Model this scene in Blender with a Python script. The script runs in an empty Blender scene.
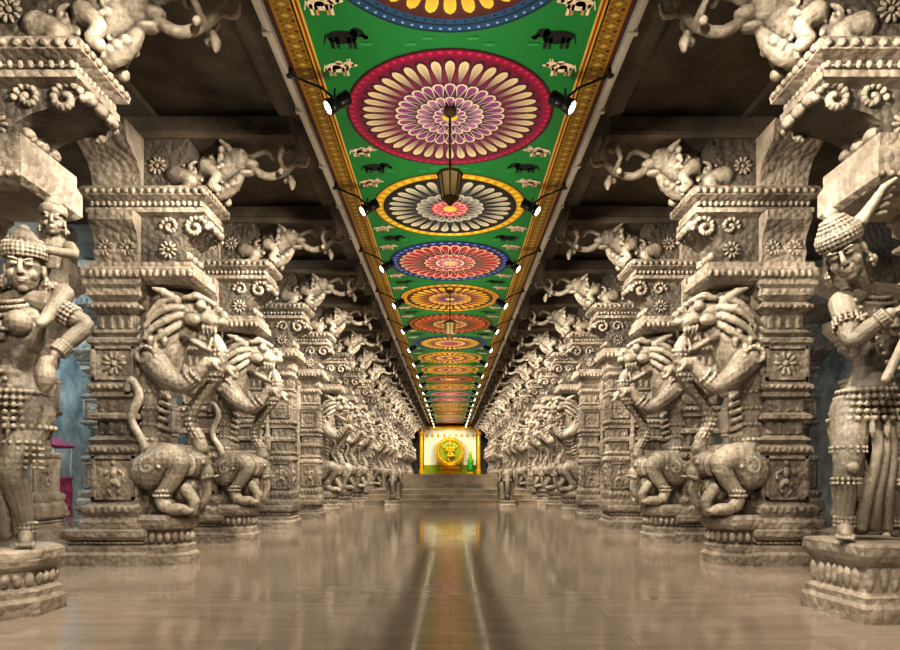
import bpy, math, random
import numpy as np
from mathutils import Vector, Matrix
random.seed(7)
S=2.4
CEIL=4.84
W=1.52
def lin(h):
    h=h.lstrip('#'); o=[]
    for i in (0,2,4):
        c=int(h[i:i+2],16)/255.0
        o.append(c/12.92 if c<=0.04045 else ((c+0.055)/1.055)**2.4)
    return (o[0],o[1],o[2],1.0)
# ------------------------------------------------------------------ materials
def nm(name):
    m=bpy.data.materials.new(name); m.use_nodes=True
    nt=m.node_tree; b=nt.nodes['Principled BSDF']
    return m,nt,b
def stone_mat(name,cols,rough=0.75,bump=0.5,carve=0.0,scale=1.0,edge_shade=0.35,grain=0.5):
    m,nt,b=nm(name); N=nt.nodes; L=nt.links
    tc=N.new('ShaderNodeTexCoord'); oi=N.new('ShaderNodeObjectInfo')
    add=N.new('ShaderNodeVectorMath'); add.operation='MULTIPLY_ADD'
    L.new(oi.outputs['Random'],add.inputs[0]); add.inputs[1].default_value=(17,13,5); L.new(tc.outputs['Object'],add.inputs[2])
    n1=N.new('ShaderNodeTexNoise'); n1.inputs['Scale'].default_value=1.8*scale; n1.inputs['Detail'].default_value=8; n1.inputs['Roughness'].default_value=0.6
    n2=N.new('ShaderNodeTexNoise'); n2.inputs['Scale'].default_value=70*scale; n2.inputs['Detail'].default_value=4; n2.inputs['Roughness'].default_value=0.7
    L.new(add.outputs[0],n1.inputs['Vector']); L.new(add.outputs[0],n2.inputs['Vector'])
    r=N.new('ShaderNodeValToRGB'); e=r.color_ramp.elements
    e[0].position=0.32; e[0].color=lin(cols[0]); e[1].position=0.70; e[1].color=lin(cols[2])
    x=e.new(0.5); x.color=lin(cols[1])
    L.new(n1.outputs['Fac'],r.inputs['Fac'])
    mx=N.new('ShaderNodeMix'); mx.data_type='RGBA'; mx.blend_type='OVERLAY'; mx.inputs[0].default_value=grain
    L.new(r.outputs['Color'],mx.inputs[6]); L.new(n2.outputs['Fac'],mx.inputs[7])
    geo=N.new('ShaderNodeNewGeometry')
    mr=N.new('ShaderNodeMapRange'); mr.inputs[1].default_value=0.45; mr.inputs[2].default_value=0.55; mr.inputs[3].default_value=1-edge_shade; mr.inputs[4].default_value=1+edge_shade*.7  # recess shade painted into the base colour, with lighter worn edges
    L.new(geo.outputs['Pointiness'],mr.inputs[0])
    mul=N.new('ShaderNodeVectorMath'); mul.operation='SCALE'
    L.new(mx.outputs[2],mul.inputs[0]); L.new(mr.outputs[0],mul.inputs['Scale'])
    L.new(mul.outputs[0],b.inputs['Base Color'])
    b.inputs['Roughness'].default_value=rough
    bp=N.new('ShaderNodeBump'); bp.inputs['Strength'].default_value=bump; bp.inputs['Distance'].default_value=0.02
    n3=N.new('ShaderNodeTexNoise'); n3.inputs['Scale'].default_value=24*scale; n3.inputs['Detail'].default_value=7; n3.inputs['Roughness'].default_value=0.7
    L.new(add.outputs[0],n3.inputs['Vector']); L.new(n3.outputs['Fac'],bp.inputs['Height'])
    last=bp
    if carve>0:
        v=N.new('ShaderNodeTexVoronoi'); v.feature='F1'; v.inputs['Scale'].default_value=15
        L.new(add.outputs[0],v.inputs['Vector'])
        b2=N.new('ShaderNodeBump'); b2.invert=True; b2.inputs['Strength'].default_value=carve; b2.inputs['Distance'].default_value=0.05
        L.new(v.outputs['Distance'],b2.inputs['Height']); L.new(bp.outputs['Normal'],b2.inputs['Normal'])
        last=b2
    L.new(last.outputs['Normal'],b.inputs['Normal'])
    return m
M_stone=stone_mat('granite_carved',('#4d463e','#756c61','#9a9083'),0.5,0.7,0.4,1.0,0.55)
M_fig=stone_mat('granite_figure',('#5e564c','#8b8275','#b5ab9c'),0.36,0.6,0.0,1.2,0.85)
M_beam=stone_mat('granite_beam',('#3a332b','#51483d','#695e50'),0.75,0.8,0.0)
M_wall=stone_mat('granite_wall',('#4a4f50','#666b6a','#838985'),0.85,0.9,0.0)
M_step=stone_mat('granite_step',('#5f554a','#807566','#9a8d7c'),0.4,0.5,0.0)

def floor_mat():
    m,nt,b=nm('polished_floor'); N=nt.nodes; L=nt.links
    tc=N.new('ShaderNodeTexCoord')
    br=N.new('ShaderNodeTexBrick'); br.inputs['Scale'].default_value=1.0
    br.inputs['Mortar Size'].default_value=0.003; br.inputs['Mortar Smooth'].default_value=0.8
    br.inputs['Brick Width'].default_value=1.1; br.inputs['Row Height'].default_value=0.5
    br.inputs['Color1'].default_value=lin('#8a7d72'); br.inputs['Color2'].default_value=lin('#94877b'); br.inputs['Mortar'].default_value=lin('#70655b')
    L.new(tc.outputs['Object'],br.inputs['Vector'])
    n=N.new('ShaderNodeTexNoise'); n.inputs['Scale'].default_value=3.0; n.inputs['Detail'].default_value=10; n.inputs['Roughness'].default_value=0.7
    mp=N.new('ShaderNodeMapping'); mp.inputs['Scale'].default_value=(0.35,2.2,1)
    L.new(tc.outputs['Object'],mp.inputs[0]); L.new(mp.outputs[0],n.inputs['Vector'])
    mx=N.new('ShaderNodeMix'); mx.data_type='RGBA'; mx.blend_type='OVERLAY'; mx.inputs[0].default_value=0.5
    L.new(br.outputs['Color'],mx.inputs[6]); L.new(n.outputs['Fac'],mx.inputs[7]); L.new(mx.outputs[2],b.inputs['Base Color'])
    n2=N.new('ShaderNodeTexNoise'); n2.inputs['Scale'].default_value=4; n2.inputs['Detail'].default_value=6; n2.inputs['Roughness'].default_value=0.6
    L.new(tc.outputs['Object'],n2.inputs['Vector'])
    mr=N.new('ShaderNodeMapRange'); mr.inputs[1].default_value=0.3; mr.inputs[2].default_value=0.7; mr.inputs[3].default_value=0.07; mr.inputs[4].default_value=0.14
    L.new(n2.outputs['Fac'],mr.inputs[0]); L.new(mr.outputs[0],b.inputs['Roughness'])
    b.inputs['IOR'].default_value=1.75
    n3=N.new('ShaderNodeTexNoise'); n3.inputs['Scale'].default_value=6; n3.inputs['Detail'].default_value=2
    L.new(tc.outputs['Object'],n3.inputs['Vector'])
    bp=N.new('ShaderNodeBump'); bp.inputs['Strength'].default_value=0.03; bp.inputs['Distance'].default_value=0.005
    L.new(n3.outputs['Fac'],bp.inputs['Height'])
    b2=N.new('ShaderNodeBump'); b2.inputs['Strength'].default_value=0.25; b2.inputs['Distance'].default_value=0.002; b2.invert=True
    L.new(br.outputs['Fac'],b2.inputs['Height']); L.new(bp.outputs['Normal'],b2.inputs['Normal'])
    L.new(b2.outputs['Normal'],b.inputs['Normal'])
    return m
M_floor=floor_mat()
def simple(name,col,rough=0.5,metal=0.0,emit=None,es=0):
    m,nt,b=nm(name); N=nt.nodes; L=nt.links
    n=N.new('ShaderNodeTexNoise'); n.inputs['Scale'].default_value=14; n.inputs['Detail'].default_value=4
    hv=N.new('ShaderNodeMapRange'); hv.inputs[3].default_value=0.8; hv.inputs[4].default_value=1.15
    L.new(n.outputs['Fac'],hv.inputs[0])
    sc=N.new('ShaderNodeVectorMath'); sc.operation='SCALE'; sc.inputs[0].default_value=lin(col)[:3]
    L.new(hv.outputs[0],sc.inputs['Scale']); L.new(sc.outputs[0],b.inputs['Base Color'])
    b.inputs['Roughness'].default_value=rough; b.inputs['Metallic'].default_value=metal
    if emit:
        b.inputs['Emission Color'].default_value=lin(emit); b.inputs['Emission Strength'].default_value=es
    return m
M_rail=simple('rail_aluminium','#cfcabc',0.4,0.1)
M_black=simple('lamp_black','#121212',0.4)
M_lens=simple('lamp_lens','#ffffff',0.3,0,'#fff2dc',14)
M_bronze=simple('lantern_bronze','#5c4a34',0.4,0.6)
M_glass=simple('lantern_glass','#a89468',0.3,0)
M_gold=simple('gold','#e0a818',0.35,0.3)
M_yellow=simple('shrine_yellow_tile','#f4f0d4',0.4)
M_green=simple('green_silk','#2a9a30',0.6)
M_halo=simple('aureole_green_gold','#8ca024',0.35,0.1)
M_pink=simple('pink_cloth','#8a2e50',0.8)
M_tube=simple('fill_tube_lens','#ffffff',0.3,0,'#bfe4ff',5)  # glowing surface of the added aisle tubes
M_white=simple('white_enamel','#d8d8d4',0.4)
def paint_mat():
    m,nt,b=nm('ceiling_paint'); N=nt.nodes; L=nt.links
    a=N.new('ShaderNodeVertexColor'); a.layer_name='Col'
    n=N.new('ShaderNodeTexNoise'); n.inputs['Scale'].default_value=7; n.inputs['Detail'].default_value=6
    mr=N.new('ShaderNodeMapRange'); mr.inputs[3].default_value=0.75; mr.inputs[4].default_value=1.2; L.new(n.outputs['Fac'],mr.inputs[0])
    sc=N.new('ShaderNodeVectorMath'); sc.operation='SCALE'
    L.new(a.outputs['Color'],sc.inputs[0]); L.new(mr.outputs[0],sc.inputs['Scale']); L.new(sc.outputs[0],b.inputs['Base Color'])
    b.inputs['Roughness'].default_value=0.55
    return m
M_paint=paint_mat()
# ------------------------------------------------------------------ builder
def usphere(nu=12,nv=8):
    v=[(0,0,1)]; f=[]
    for j in range(1,nv):
        t=math.pi*j/nv
        for i in range(nu):
            p=2*math.pi*i/nu
            v.append((math.sin(t)*math.cos(p),math.sin(t)*math.sin(p),math.cos(t)))
    v.append((0,0,-1)); last=len(v)-1
    for i in range(nu):
        f.append((0,1+i,1+(i+1)%nu))
        for j in range(nv-2):
            a=1+j*nu+i; b_=1+j*nu+(i+1)%nu
            f.append((a,a+nu,b_+nu,b_))
        f.append((last,1+(nv-2)*nu+(i+1)%nu,1+(nv-2)*nu+i))
    return np.array(v),f
SPH=usphere(); SPL=usphere(8,6)
class MB:
    def __init__(s): s.V=[]; s.F=[]; s.M=[]; s.Sm=[]; s.n=0
    def add(s,v,f,mat=0,smooth=False):
        v=np.asarray(v,dtype=float); k=s.n
        s.V.append(v); s.F.extend([tuple(i+k for i in q) for q in f])
        s.M.extend([mat]*len(f)); s.Sm.extend([smooth]*len(f)); s.n+=len(v)
    def ell(s,c,r,R=None,mat=0,lo=False,smooth=True):
        V,F=SPL if lo else SPH
        if not hasattr(r,'__len__'): r=(r,r,r)
        v=V*np.array(r)
        if R is not None: v=v@np.array(R).T
        s.add(v+np.array(c),F,mat,smooth)
    def seg(s,p0,r0,p1,r1,n=12,mat=0,smooth=True):
        p0=Vector(p0); p1=Vector(p1); d=p1-p0
        if d.length<1e-6: return
        q=d.to_track_quat('Z','Y').to_matrix()
        v=[]
        for p,r in ((p0,r0),(p1,r1)):
            for i in range(n):
                a=2*math.pi*i/n
                v.append(tuple(p+q@Vector((math.cos(a)*r,math.sin(a)*r,0))))
        f=[(i,(i+1)%n,n+(i+1)%n,n+i) for i in range(n)]
        f.append(tuple(range(n-1,-1,-1))); f.append(tuple(range(n,2*n)))
        s.add(v,f,mat,smooth)
    def chain(s,pts,sub=0,mat=0,lo=False):
        if sub: pts=smooth_pts(pts,sub)
        for i,p in enumerate(pts):
            s.ell(p[:3],p[3],mat=mat,lo=lo)
            if i: s.seg(pts[i-1][:3],pts[i-1][3],p[:3],p[3],mat=mat,n=8 if lo else 12)
    def box(s,x0,x1,y0,y1,z0,z1,mat=0):
        s.loft([[(x0,y0,z0),(x1,y0,z0),(x1,y1,z0),(x0,y1,z0)],[(x0,y0,z1),(x1,y0,z1),(x1,y1,z1),(x0,y1,z1)]],mat)
    def loft(s,rings,mat=0,smooth=False):
        n=len(rings[0]); v=[p for r in rings for p in r]; f=[]
        for j in range(len(rings)-1):
            for i in range(n):
                a=j*n+i; b_=j*n+(i+1)%n
                f.append((a,b_,b_+n,a+n))
        f.append(tuple(range(n-1,-1,-1))); f.append(tuple(range((len(rings)-1)*n,len(rings)*n)))
        s.add(v,f,mat,smooth)
    def mould(s,x0,x1,y0,y1,prof,mat=0):
        s.loft([[(x0-o,y0-o,z),(x1+o,y0-o,z),(x1+o,y1+o,z),(x0-o,y1+o,z)] for o,z in prof],mat)
    def lathe(s,cx,cy,prof,n=16,mat=0,smooth=False,rot=0):
        s.loft([[(cx+r*math.cos(rot+2*math.pi*i/n),cy+r*math.sin(rot+2*math.pi*i/n),z) for i in range(n)] for r,z in prof],mat,smooth)
    def prism(s,prof,v0,v1,mat=0,axis='y',off=0):
        if axis=='y': g=lambda u,v,z:(u,v,z)
        else: g=lambda u,v,z:(v,u,z)
        s.loft([[g(u,v0,z) for u,z in prof],[g(u,v1,z) for u,z in prof]],mat)
    def beads(s,c,rx,ry,n,r,R=None,mat=0,a0=0,a1=2*math.pi,lo=True):
        c=Vector(c)
        for i in range(n):
            a=a0+(a1-a0)*i/n
            p=Vector((rx*math.cos(a),ry*math.sin(a),0))
            if R is not None: p=R@p
            s.ell(tuple(c+p),r,lo=lo,mat=mat)
    def merge(s,o,mat=None):
        k=s.n
        for v in o.V: s.V.append(v)
        s.F.extend([tuple(i+k for i in q) for q in o.F])
        s.M.extend(o.M if mat is None else [mat]*len(o.F)); s.Sm.extend(o.Sm); s.n+=o.n
    def mesh(s,name,mats):
        me=bpy.data.meshes.new(name)
        me.from_pydata(np.concatenate(s.V).tolist(),[],s.F)
        for m in mats: me.materials.append(m)
        me.polygons.foreach_set('material_index',s.M)
        me.polygons.foreach_set('use_smooth',s.Sm)
        me.update()
        return me
    def obj(s,name,mats,loc=(0,0,0),rz=0,parent=None):
        return place(s.mesh(name,mats),name,loc,rz,parent)
def place(me,name,loc=(0,0,0),rz=0,parent=None):
    o=bpy.data.objects.new(name,me); o.location=loc; o.rotation_euler=(0,0,rz)
    bpy.context.scene.collection.objects.link(o)
    if parent: o.parent=parent
    return o
def smooth_pts(P,sub):
    out=[]; n=len(P)
    P=[np.array(p,dtype=float) for p in P]
    for i in range(n-1):
        p0=P[max(i-1,0)];p1=P[i];p2=P[i+1];p3=P[min(i+2,n-1)]
        for k in range(sub):
            t=k/sub
            out.append(tuple(0.5*((2*p1)+(-p0+p2)*t+(2*p0-5*p1+4*p2-p3)*t*t+(-p0+3*p1-3*p2+p3)*t**3)))
    out.append(tuple(P[-1])); return out
TEX=bpy.data.textures.new('chisel','CLOUDS'); TEX.noise_scale=0.045; TEX.noise_depth=2
def organic(B,voxel,smooth=2,disp=0.0,mat=0):
    me=B.mesh('tmp',[])
    o=bpy.data.objects.new('tmp',me); bpy.context.scene.collection.objects.link(o)
    r=o.modifiers.new('r','REMESH'); r.mode='VOXEL'; r.voxel_size=voxel; r.use_smooth_shade=True
    if smooth:
        sm=o.modifiers.new('s','SMOOTH'); sm.iterations=smooth; sm.factor=0.5
    if disp:
        d=o.modifiers.new('d','DISPLACE'); d.texture=TEX; d.strength=disp; d.mid_level=0.5
    dg=bpy.context.evaluated_depsgraph_get(); e=o.evaluated_get(dg); m2=e.to_mesh()
    nv=len(m2.vertices); co=np.empty(nv*3); m2.vertices.foreach_get('co',co)
    F=[tuple(p.vertices) for p in m2.polygons]
    out=MB(); out.add(co.reshape(-1,3),F,mat,True)
    e.to_mesh_clear(); bpy.data.objects.remove(o); bpy.data.meshes.remove(me)
    print('organic faces',len(F))
    return out
# ------------------------------------------------------------------ yali sculpture (faces +x)
def scroll(B,cx,y,cz,r0,br,turns=14,step=.55,flip=1,ph=0):
    for i in range(turns):
        a=i*step*flip+ph; rr=r0*(1-i/(turns+2))
        B.ell((cx+rr*math.cos(a),y,cz+rr*math.sin(a)),br,lo=True)
def yali():
    B=MB()
    # rearing S-curved body: haunch -> arched back -> chest -> crest
    sp=[(.50,0,.92,.22),(.43,0,1.22,.20),(.37,0,1.56,.17),(.37,0,1.92,.20),(.46,0,2.27,.27),(.54,0,2.58,.27),(.68,0,2.83,.22)]
    B.chain(sp,4)
    B.ell((.84,0,2.82),(.25,.20,.20)); B.ell((1.04,0,2.75),(.21,.145,.105),Matrix.Rotation(.35,3,'Y'))
    B.ell((1.21,0,2.72),(.06,.10,.06)); B.ell((1.22,0,2.80),(.05,.05,.06)); B.ell((1.16,0,2.86),(.05,.04,.05))
    B.ell((.97,0,2.46),(.21,.11,.05),Matrix.Rotation(.5,3,'Y')); B.ell((.80,0,2.6),(.13,.17,.12))
    # swept-back crest horn
    B.chain([(.88,0,3.0,.08),(.74,0,3.06,.075),(.58,0,3.05,.07),(.44,0,2.96,.06),(.38,0,2.86,.04)],3)
    for s in (-1,1):
        for k in range(4): B.chain([(1.02+.045*k,s*.10,2.66-.01*k,.023),(1.03+.045*k,s*.10,2.58-.01*k,.008)])
        B.chain([(1.08,s*.08,2.41,.022),(1.11,s*.09,2.53,.01)])
        B.ell((1.01,s*.14,2.88),.065); B.chain([(1.08,s*.06,2.95,.032),(.98,s*.18,2.98,.045),(.86,s*.2,2.95,.035)])
        B.ell((.92,s*.17,2.72),(.10,.06,.07))
        B.chain([(.76,s*.19,2.92,.065),(.64,s*.26,3.0,.05),(.54,s*.28,3.04,.02)])
        B.chain([(.52,s*.22,2.25,.16),(.70,s*.27,2.06,.13),(.88,s*.27,1.98,.10),(1.02,s*.25,2.10,.08),(1.12,s*.24,2.22,.075)],3)
        B.ell((1.18,s*.24,2.22),(.10,.08,.07))
        for t in (-1,0,1): B.chain([(1.22,s*.24+t*.05,2.21,.032),(1.27,s*.24+t*.055,2.14,.018)])
        for q in range(2): B.beads((.95+.05*q,s*.26,2.04+.045*q),.095-.006*q,.095-.006*q,14,.016,Matrix.Rotation(.9,3,'Y'))
        # powerful haunch, knee, hock, paw planted on the plinth
        B.chain([(.46,s*.17,1.04,.22),(.64,s*.23,1.18,.17),(.80,s*.25,1.12,.125),(.74,s*.25,.94,.095),(.62,s*.25,.76,.075),(.66,s*.25,.65,.08)],3)
        B.ell((.78,s*.25,.61),(.15,.085,.07))
        for q in range(2): B.beads((.63+.02*q,s*.25,.76+.05*q),.088,.088,14,.016)
        for t in (-1,0,1): B.ell((.91,s*.25+t*.055,.59),(.05,.028,.04))
        scroll(B,.47,s*.35,2.28,.13,.026,16,.45); scroll(B,.52,s*.37,1.08,.12,.026,16,.45)
        # mane: long combed locks radiating from the face
        for i in range(8):
            a=math.pi*(i/7)*.95+.05
            y0=s*.20*math.sin(a); z0=2.80+.20*math.cos(a)
            y1=s*.30*math.sin(a); z1=2.74+.30*math.cos(a)
            B.chain([(.80,y0,z0,.045),(.68,y1,z1,.045),(.54,y1*1.06,z1-.10,.038),(.46,y1*1.05,z1-.20,.02)],2)
    st=smooth_pts(sp,6)
    for i,p in enumerate(st):
        if 2.05<p[2]<2.62 and i%2==0:
            n=12
            for k in range(n):
                a=2*math.pi*(k+.5*((i//2)%2))/n
                if math.cos(a)>.6: continue
                x=p[0]+math.cos(a)*p[3]; y=math.sin(a)*p[3]
                B.chain([(x,y,p[2]+.05,.024),(x+.01*math.cos(a),y*1.06,p[2]-.01,.036),(x+.015*math.cos(a),y*1.04,p[2]-.07,.014)],lo=True)
        elif p[2]<=2.05 and i%3==0:
            B.beads((p[0],0,p[2]),p[3]+.006,p[3]+.006,22,.019)
    # ribs / belly folds
    for i in range(6): B.chain([(.52+.02*i*.3,-.10,1.45+.09*i,.028),(.58,0,1.42+.09*i,.032),(.52+.02*i*.3,.10,1.45+.09*i,.028)],2,lo=True)
    B.chain([(.34,-.18,1.0,.04),(.44,-.27,1.30,.045),(.30,-.27,1.60,.045),(.40,-.29,1.86,.05),(.32,-.30,2.02,.05),(.27,-.30,1.93,.035)],4)
    tr=[(1.06,0,2.60,.07),(1.18,0,2.40,.078),(1.13,0,2.12,.072),(.95,0,1.88,.068),(.84,0,1.62,.066),(.92,0,1.42,.07),(.96,0,1.28,.09)]
    B.chain(tr,5)
    for p in smooth_pts(tr[1:-1],4): B.beads(p[:3],p[3]+.006,p[3]+.006,9,.015)
    B.ell((.90,0,1.12),(.16,.16,.17)); B.ell((1.01,0,1.02),(.09,.09,.11))
    for s in (-1,1):
        B.ell((.88,s*.17,1.10),(.09,.03,.13)); B.ell((1.02,s*.10,1.13),.028)
        B.chain([(1.02,s*.08,.95,.025),(1.12,s*.10,.98,.012)])
        B.chain([(.82,s*.10,.85,.08),(.92,s*.10,.70,.065),(.90,s*.10,.58,.065)])
    B.ell((.76,0,.86),(.18,.16,.20))
    B.chain([(.99,0,1.0,.07),(1.03,0,.80,.05),(.98,0,.66,.045),(.92,0,.62,.04)],3)
    return organic(B,.0115,1,.012,1)
def upper_lion():
    B=MB()
    B.chain([(.70,0,4.32,.16),(.95,0,4.38,.18),(1.15,0,4.46,.17),(1.30,0,4.54,.15)],3)
    B.ell((1.37,0,4.57),(.16,.15,.14)); B.ell((1.52,0,4.53),(.10,.09,.06)); B.ell((1.48,0,4.43),(.09,.07,.035))
    B.chain([(1.05,0,4.20,.08),(1.22,0,4.22,.085),(1.34,0,4.30,.07),(1.40,0,4.38,.05)],4)
    for i in range(5):
        for q in (-1,0,1): B.ell((1.10+.06*i,q*.07,4.15+.035*i),(.045,.035,.04),lo=True)
    for s in (-1,1):
        B.ell((1.45,s*.09,4.63),.035); B.chain([(1.32,s*.13,4.65,.04),(1.24,s*.17,4.72,.02)])
        B.chain([(1.08,s*.16,4.42,.09),(1.20,s*.18,4.32,.06),(1.14,s*.18,4.22,.05),(1.20,s*.18,4.18,.05)],2)
        B.chain([(.74,s*.14,4.32,.12),(.90,s*.18,4.26,.08),(.84,s*.18,4.17,.06)],2)
        for i in range(6): B.ell((1.24,s*.17*math.sin(i*.55),4.55+.17*math.cos(i*.55)),.04,lo=True)
        scroll(B,.95,s*.17,4.40,.09,.022,16,.45)
    for i in range(5): B.beads((.82+.1*i,0,4.34+.03*i),.18,.18,14,.022,Matrix.Rotation(math.pi/2,3,'Y'))
    B.chain([(1.50,0,4.52,.045),(1.70,0,4.40,.046),(1.90,0,4.44,.042),(2.04,0,4.58,.036),(2.02,0,4.70,.032),(1.93,0,4.68,.024)],5)
    B.chain([(1.54,0,4.62,.03),(1.70,0,4.68,.03),(1.78,0,4.60,.026)],4)
    B.chain([(1.90,-.18,4.52,.025),(1.92,0,4.44,.034),(1.90,.18,4.52,.025)],3)
    for s in (-1,1): B.chain([(1.90,s*.18,4.52,.025),(1.93,s*.20,4.60,.036),(1.93,s*.20,4.66,.016)],2); B.ell((1.90,s*.12,4.40),.035)
    B.chain([(1.98,0,4.38,.03),(2.0,0,4.31,.042),(2.0,0,4.25,.016)],3)
    B.chain([(2.04,0,4.54,.026),(2.15,0,4.52,.026),(2.18,0,4.60,.02)],3)
    return organic(B,.0115,1,.010,1)
YALI=yali(); ULION=upper_lion()
def lotus(P,c,ax,R,mat=0):
    if ax=='x': e1,e2,n=Vector((0,1,0)),Vector((0,0,1)),Vector((1,0,0))
    else: e1,e2,n=Vector((1,0,0)),Vector((0,0,1)),Vector((0,-1 if ax=='-y' else 1,0))
    c=Vector(c)
    for i in range(10):
        a=2*math.pi*i/10
        d=e1*math.cos(a)+e2*math.sin(a); t=n.cross(d)
        Rm=Matrix((d,t,n)).transposed()
        P.ell(tuple(c+d*R*.62),(R*.34,R*.17,R*.16),Rm,mat,lo=True)
    P.ell(tuple(c),R*.24,mat=mat,lo=True)
def frame(P,x0,x1,z0,z1,y,s,mat=0,t=.035,d=.03):
    ya,yb=(y-d,y+.01) if s<0 else (y-.01,y+d)
    P.box(x0,x1,ya,yb,z0,z0+t,mat); P.box(x0,x1,ya,yb,z1-t,z1,mat)
    P.box(x0,x0+t,ya,yb,z0,z1,mat); P.box(x1-t,x1,ya,yb,z0,z1,mat)
def minifig(P,c,ax,h,mat=0):
    k=h; x,y,z=c
    def T(a,b,d=0):
        if ax=='x': return (x+d,y+a,z+b)
        return (x+a,y+(-d if ax=='-y' else d),z+b)
    def C(*pts): P.chain([T(a*k,b*k)+(r*k,) for a,b,r in pts],lo=True,mat=mat)
    C((0,.9,.09)); C((0,.98,.06),(0,1.06,.03)); C((0,.78,.06),(0,.62,.11),(0,.48,.07),(0,.38,.11))
    C((-.12,.7,.05),(-.26,.56,.04),(-.2,.74,.035)); C((.12,.7,.05),(.26,.6,.04),(.24,.4,.035))
    C((-.07,.36,.08),(-.16,.2,.055),(-.08,.03,.04)); C((.07,.36,.08),(.18,.2,.055),(.1,.03,.04))
def row(P,p0,p1,n,r,mat=0):
    p0=Vector(p0);p1=Vector(p1)
    for i in range(n):
        P.ell(tuple(p0.lerp(p1,(i+.5)/n)),r,lo=True,mat=mat)
def flutes(P,cx,h,z0,z1,n=5,r=.03):
    for s in (-1,1):
        for i in range(n):
            t=-h+2*h*(i+.5)/n
            P.seg((cx+t,s*h,z0),r,(cx+t,s*h,z1),r,6,smooth=False)
            P.seg((cx+s*h,t,z0),r,(cx+s*h,t,z1),r,6,smooth=False)
def shaft(P,cx,h,zt,z0=.42,sq=True,q=1.0):
    H=zt-z0
    z=lambda t:z0+H*t
    P.mould(cx-h,cx+h,-h,h,[(.08*q,z0-.02),(.08*q,z(.03)),(.04*q,z(.05)),(.06*q,z(.07)),(.06*q,z(.09)),(0,z(.11)),(0,z(.30)),(.03*q,z(.31)),(.03*q,z(.33)),(-.03*q,z(.345))])
    if sq:
        P.mould(cx-h,cx+h,-h,h,[(-.03*q,z(.34)),(.02*q,z(.36)),(-.03*q,z(.375)),(-.05*q,z(.38)),(-.05*q,z(.435)),(.02*q,z(.445)),(.02*q,z(.46)),(-.05*q,z(.475)),(-.05*q,z(.525)),(.01*q,z(.535)),(-.02*q,z(.56))])
        P.mould(cx-h,cx+h,-h,h,[(-.03*q,z(.77)),(.02*q,z(.79)),(-.05*q,z(.81)),(-.05*q,z(.865)),(.03*q,z(.89)),(.03*q,z(.90)),(-.04*q,z(.92))])
        hh=h-.05*q
        for a,b_ in ((.385,.43),(.478,.522),(.813,.862)): flutes(P,cx,hh,z(a),z(b_),max(3,int(h*16)),h*.10)
    else:
        P.lathe(cx,0,[(h*.98,z(.34)),(h*1.08,z(.36)),(h*.98,z(.38)),(h*.94,z(.43)),(h*1.1,z(.445)),(h*1.1,z(.46)),(h*.94,z(.475)),(h*.94,z(.52)),(h*1.08,z(.535)),(h*.98,z(.56))],16,rot=math.pi/16)
        P.lathe(cx,0,[(h*.95,z(.77)),(h*1.1,z(.79)),(h*.9,z(.81)),(h*.84,z(.86)),(h*1.12,z(.89)),(h*1.15,z(.90)),(h*.9,z(.92))],16,rot=math.pi/16)
    P.mould(cx-h,cx+h,-h,h,[(-.03*q,z(.55)),(.03*q,z(.565)),(.03*q,z(.58)),(0,z(.59)),(0,z(.74)),(.03*q,z(.75)),(.03*q,z(.765)),(-.04*q,z(.78))])
    P.mould(cx-h,cx+h,-h,h,[(-.05*q,z(.91)),(.03*q,z(.94)),(.03*q,z(.965)),(.06*q,z(.98)),(.06*q,z(1.0))])
    for s in (-1,1):
        y=s*h
        ax='-y' if s<0 else 'y'
        frame(P,cx-h+.03,cx+h-.03,z(.12),z(.295),y,s,t=.03*q)
        frame(P,cx-h+.03,cx+h-.03,z(.60),z(.735),y,s,t=.03*q)
        minifig(P,(cx,y,z(.135)),ax,H*.145)
        lotus(P,(cx,y,z(.667)),ax,min(h*.6,H*.055))
        row(P,(cx-h,y+s*.06*q,z(.08)),(cx+h,y+s*.06*q,z(.08)),int(h/.035),(.028,.02,.04))
        row(P,(cx-h,y+s*.03*q,z(.32)),(cx+h,y+s*.03*q,z(.32)),int(h/.03),(.022,.022,.03))
        row(P,(cx-h,y+s*.03*q,z(.572)),(cx+h,y+s*.03*q,z(.572)),int(h/.03),(.022,.022,.025))
        row(P,(cx-h,y+s*.02*q,z(.895)),(cx+h,y+s*.02*q,z(.895)),int(h/.03),(.022,.022,.025))
    minifig(P,(cx+h,0,z(.135)),'x',H*.145)
    lotus(P,(cx+h,0,z(.667)),'x',min(h*.6,H*.055))
    row(P,(cx+h+.03*q,-h,z(.32)),(cx+h+.03*q,h,z(.32)),int(h/.03),(.022,.022,.03))
    row(P,(cx+h+.03*q,-h,z(.572)),(cx+h+.03*q,h,z(.572)),int(h/.03),(.022,.022,.03))
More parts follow.
